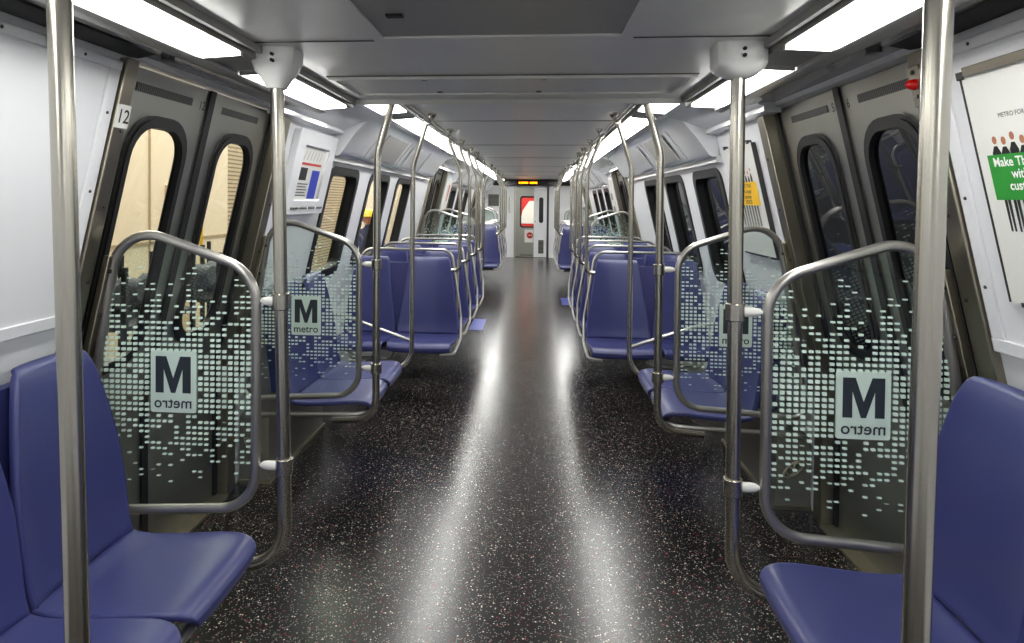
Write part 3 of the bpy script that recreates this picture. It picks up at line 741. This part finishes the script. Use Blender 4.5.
for x in (-.62, .66):
    m = MB(); m.box(x-.012,x+.012,Ye-.04,Ye-.02,1.25,1.72); m.box(x-.012,x+.012,Ye-.02,Ye,1.25,1.28); m.box(x-.012,x+.012,Ye-.02,Ye,1.69,1.72)
    m.build('grab_handle', STEEL, wall_end)
m = MB(); m.box(-.76,.80,Ye-.16,Ye-.001,2.02,2.2); sg = m.build('destination_display', mat('display_black',(10,10,11),.2), loc=(0,Ye-.1,2.1), bevel=.01); tag(sg, 'black display with amber characters above the end door', 'display')
m = MB()
for a, b in ((-.335,-.30),(-.28,-.245),(-.235,-.20),(-.19,-.155),(-.145,-.11),(-.10,-.065),(-.01,.025),(.035,.07),(.08,.115),(.125,.16),(.17,.205)):
    m.box(a*.95-.04,b*.95-.04,Ye-.164,Ye-.159,2.08,2.13)
m.build('amber_characters', AMB, sg)
for sx in (-1, 1):
    m = MB(); m.box(*sorted((sx*.82, sx*1.3)),Ye-.1,Ye-.001,2.03,2.12); trim(m, BLACK)
m = MB(); m.box(-1.22,-.92,Ye-.03,Ye-.001,1.45,1.78); q = m.build('end_wall_vent', LOUV, loc=(-1.07,Ye,1.6)); tag(q, 'dark slatted vent high on the end wall at the left', 'vent')
# red banner beyond the end door
m = MB(); m.box(-.6,.6,20.2,20.24,0,2.4); bn = m.build('red_banner', mat('banner_red',(206,36,34),.6), loc=(0,20.2,1)); tag(bn, 'red panel seen through the end door window', 'panel')
m = MB(); m.add([(-.36,20.19,.9),(.36,20.19,.9),(.30,20.19,1.3),(.13,20.19,1.52),(.08,20.19,1.60),(-.08,20.19,1.60),(-.13,20.19,1.52),(-.28,20.19,1.3)],[tuple(range(8))]); m.build('white_shape', WTXT, bn)
L = bpy.data.lights.new('gangway_lamp','AREA'); L.energy = 5; L.size = .6; lo = bpy.data.objects.new('gangway_lamp', L); col.objects.link(lo); lo.location = (0,19.3,2.3)
lo.rotation_euler = (math.radians(35),0,0)

# ------------------------------------------------------------------ outside, left: lit shed
m = MB(); m.box(-7,-1.64,-3,34,-.42,-.38); struct(m.build('trim_90', SHEDF))
m = MB(); m.box(-4.7,-4.6,2,9.6,-.38,5); m.box(-4.7,-4.6,16.5,34,-.38,5); struct(m.build('wall_shed', SHEDW))
m = MB(); m.box(-4.66,-4.6,9.6,16.5,-.38,5); q = m.build('roller_shutter', SLAT, loc=(-4.6,13,-.38)); tag(q, 'tan slatted roller shutter outside the left windows', 'shutter')
m = MB()
for y in (6.3, 7.55, 8.8): m.box(-4.6,-4.585,y,y+.03,-.38,5)
m.box(-4.6,-4.585,2,9.6,1.02,1.05); trim(m, mat('seam_beige',(170,150,120),.7))
m = MB(); m.box(-4.598,-4.57,7.9,8.45,-.378,1.75); q = m.build('shed_door', mat('shed_door',(206,184,150),.6), loc=(-4.6,8.1,-.38)); tag(q, 'beige service door in the shed wall outside', 'door')
m = MB(); m.tube(fillet([(-3.9,6.95,-.38),(-3.9,6.95,1.35),(-3.9,7.5,1.35),(-3.9,7.5,-.38)],.04),.02,8); m.tube([(-3.9,6.95,.6),(-3.9,7.5,.6)],.018,8)
q = m.build('yellow_barrier', mat('safety_yellow',(220,180,30),.5), loc=(-3.9,7.2,-.38)); tag(q, 'yellow tube barrier outside the near left door window', 'barrier')
meshm = mat('dark_mesh',(34,36,40),.6)
for i, (x, y) in enumerate(((-2.7,4.2),(-2.7,5.4),(-2.9,6.7))):
    m = MB(); w = .42
    for zz in (-.2, .3, .75): m.box(x-.3,x+.3,y-w,y+w,zz,zz+.03)
    for dx in (-.28,.28):
        for dy in (-w+.02,w-.02): m.box(x+dx-.015,x+dx+.015,y+dy-.015,y+dy+.015,-.38,1.15)
    q = m.build('parts_rack', meshm, loc=(x,y,-.38))
    tag(q, 'dark parts rack outside the left doors, %s in the row' % ('nearest','middle','farthest')[i], 'rack')
    for k in range(3):
        m = MB(); r = .13; m.tube([(x-.1, y-.25+.25*k, .78), (x+.05, y-.25+.25*k, .79+.16), (x+.15, y-.25+.25*k, .95)], [.09,.11,.08], 10)
        b = m.build('sack', mat('sack_grey',(70,74,84),.7), loc=(x,y-.25+.25*k,.78)); tag(b, 'dark wrapped part on the %s rack outside, %s one' % (('nearest','middle','farthest')[i], ('near','centre','far')[k]), 'sack', 'wrapped parts on racks')
# worker outside
def worker(px, py, gz):
    e = empty('person', (px,py,gz)); tag(e, 'person in dark blue jacket and yellow hard hat outside the left window', 'person')
    def sk(chain_pts, edges, rad, name, mt, par):
        me = bpy.data.meshes.new(name); me.from_pydata([tuple(Vector(p)) for p in chain_pts], edges, [])
        o = bpy.data.objects.new(name, me); col.objects.link(o); o.parent = par
        md = o.modifiers.new('skin','SKIN')
        for v, r in zip(me.skin_vertices[0].data, rad): v.radius = (r, r)
        me.skin_vertices[0].data[0].use_root = True
        o.modifiers.new('s','SUBSURF').levels = 1; me.materials.append(mt); o['_w'] = (px,py,gz); return o
    P = [(0,0,.95),(0,0,1.15),(0,0,1.38),(0,0,1.50),(0,.01,1.56),(0,.02,1.66),  # pelvis..head
         (.18,0,1.40),(.24,.03,1.14),(.22,-.16,.95),(-.18,0,1.40),(-.24,.03,1.14),(-.22,-.16,.95),
         (.10,0,.90),(.11,0,.48),(.11,.02,.08),(.11,-.12,.04),(-.10,0,.90),(-.11,0,.48),(-.11,.02,.08),(-.11,-.12,.04)]
    E = [(0,1),(1,2),(2,3),(3,4),(4,5),(2,6),(6,7),(7,8),(2,9),(9,10),(10,11),(0,12),(12,13),(13,14),(14,15),(0,16),(16,17),(17,18),(18,19)]
    R = [.15,.14,.16,.06,.06,.095,.075,.055,.04,.075,.055,.04,.09,.065,.05,.045,.09,.065,.05,.045]
    body = sk(P, E, R, 'body', mat('navy_cloth',(34,40,66),.8), e)
    m = MB(); m.tube([(px,py+.02,gz+1.55),(px,py+.02,gz+1.60),(px,py+.02,gz+1.66),(px,py+.02,gz+1.72)], [.06,.10,.105,.08], 16); m.build('face', SKIN, e)
    m = MB(); m.tube([(px,py+.02,gz+1.69),(px,py+.02,gz+1.70),(px,py+.02,gz+1.705),(px,py+.02,gz+1.76),(px,py+.02,gz+1.80),(px,py+.02,gz+1.815)], [.15,.15,.125,.115,.07,.01], 18); m.build('hard_hat', mat('hat_yellow',(226,204,60),.4), e)
    return e
worker(-2.62, 10.45, -.38)
for loc, sz, en, rot in (((-3.2,7,4.6),(3,6),620,(0,math.radians(-20),0)), ((-3.2,20,4.6),(3,8),1500,(0,math.radians(-20),0)), ((-2.6,13,4.6),(2,5),320,(0,0,0))):
    L = bpy.data.lights.new('shed_fill_light','AREA'); L.shape = 'RECTANGLE'; L.size, L.size_y = sz; L.energy = en; L.color = (1,.93,.82)  # unseen area lights added to brighten the shed outside
    o = bpy.data.objects.new('shed_fill_light', L); col.objects.link(o); o.location = loc; o.rotation_euler = rot
# outside, right: dark tunnel wall
m = MB(); m.box(3.4,3.5,-3,34,-1,5); struct(m.build('wall_tunnel', mat('tunnel_dark',(26,28,34),.7)))

# ------------------------------------------------------------------ world, camera
w = bpy.data.worlds.new('w'); bpy.context.scene.world = w; w.use_nodes = True
w.node_tree.nodes['Background'].inputs[0].default_value = (.02,.022,.026,1); w.node_tree.nodes['Background'].inputs[1].default_value = .5
cx, cz, yaw, pitch, roll, u0, v0 = 0.09981, 1.58, 0.088058, 0.018077, 0.008954, 477.564, 212.880
fpx = 650
R0 = Vector((math.cos(yaw), math.sin(yaw), 0)); F = Vector((-math.sin(yaw)*math.cos(pitch), math.cos(yaw)*math.cos(pitch), -math.sin(pitch)))
D0 = F.cross(R0)
if D0.z > 0: D0 = -D0
R = R0*math.cos(roll)-D0*math.sin(roll); D = R0*math.sin(roll)+D0*math.cos(roll)
cam = bpy.data.cameras.new('camera'); co = bpy.data.objects.new('camera', cam); col.objects.link(co)
mt = Matrix((R, -D, -F)).transposed().to_4x4(); mt.translation = (cx, 0, cz); co.matrix_world = mt
cam.sensor_width = 36; cam.sensor_fit = 'HORIZONTAL'; cam.lens = fpx*36/1024
cam.shift_x = (512-u0)/1024; cam.shift_y = (v0-321.5)/1024; cam.clip_start = .02
sc = bpy.context.scene; sc.camera = co
sc.view_settings.view_transform = 'Standard'; sc.view_settings.look = 'None'; sc.view_settings.gamma = 1; sc.view_settings.exposure = 0
sc.view_settings.use_curve_mapping = False
for o in list(bpy.data.objects):
    if '_w' in o: del o['_w']
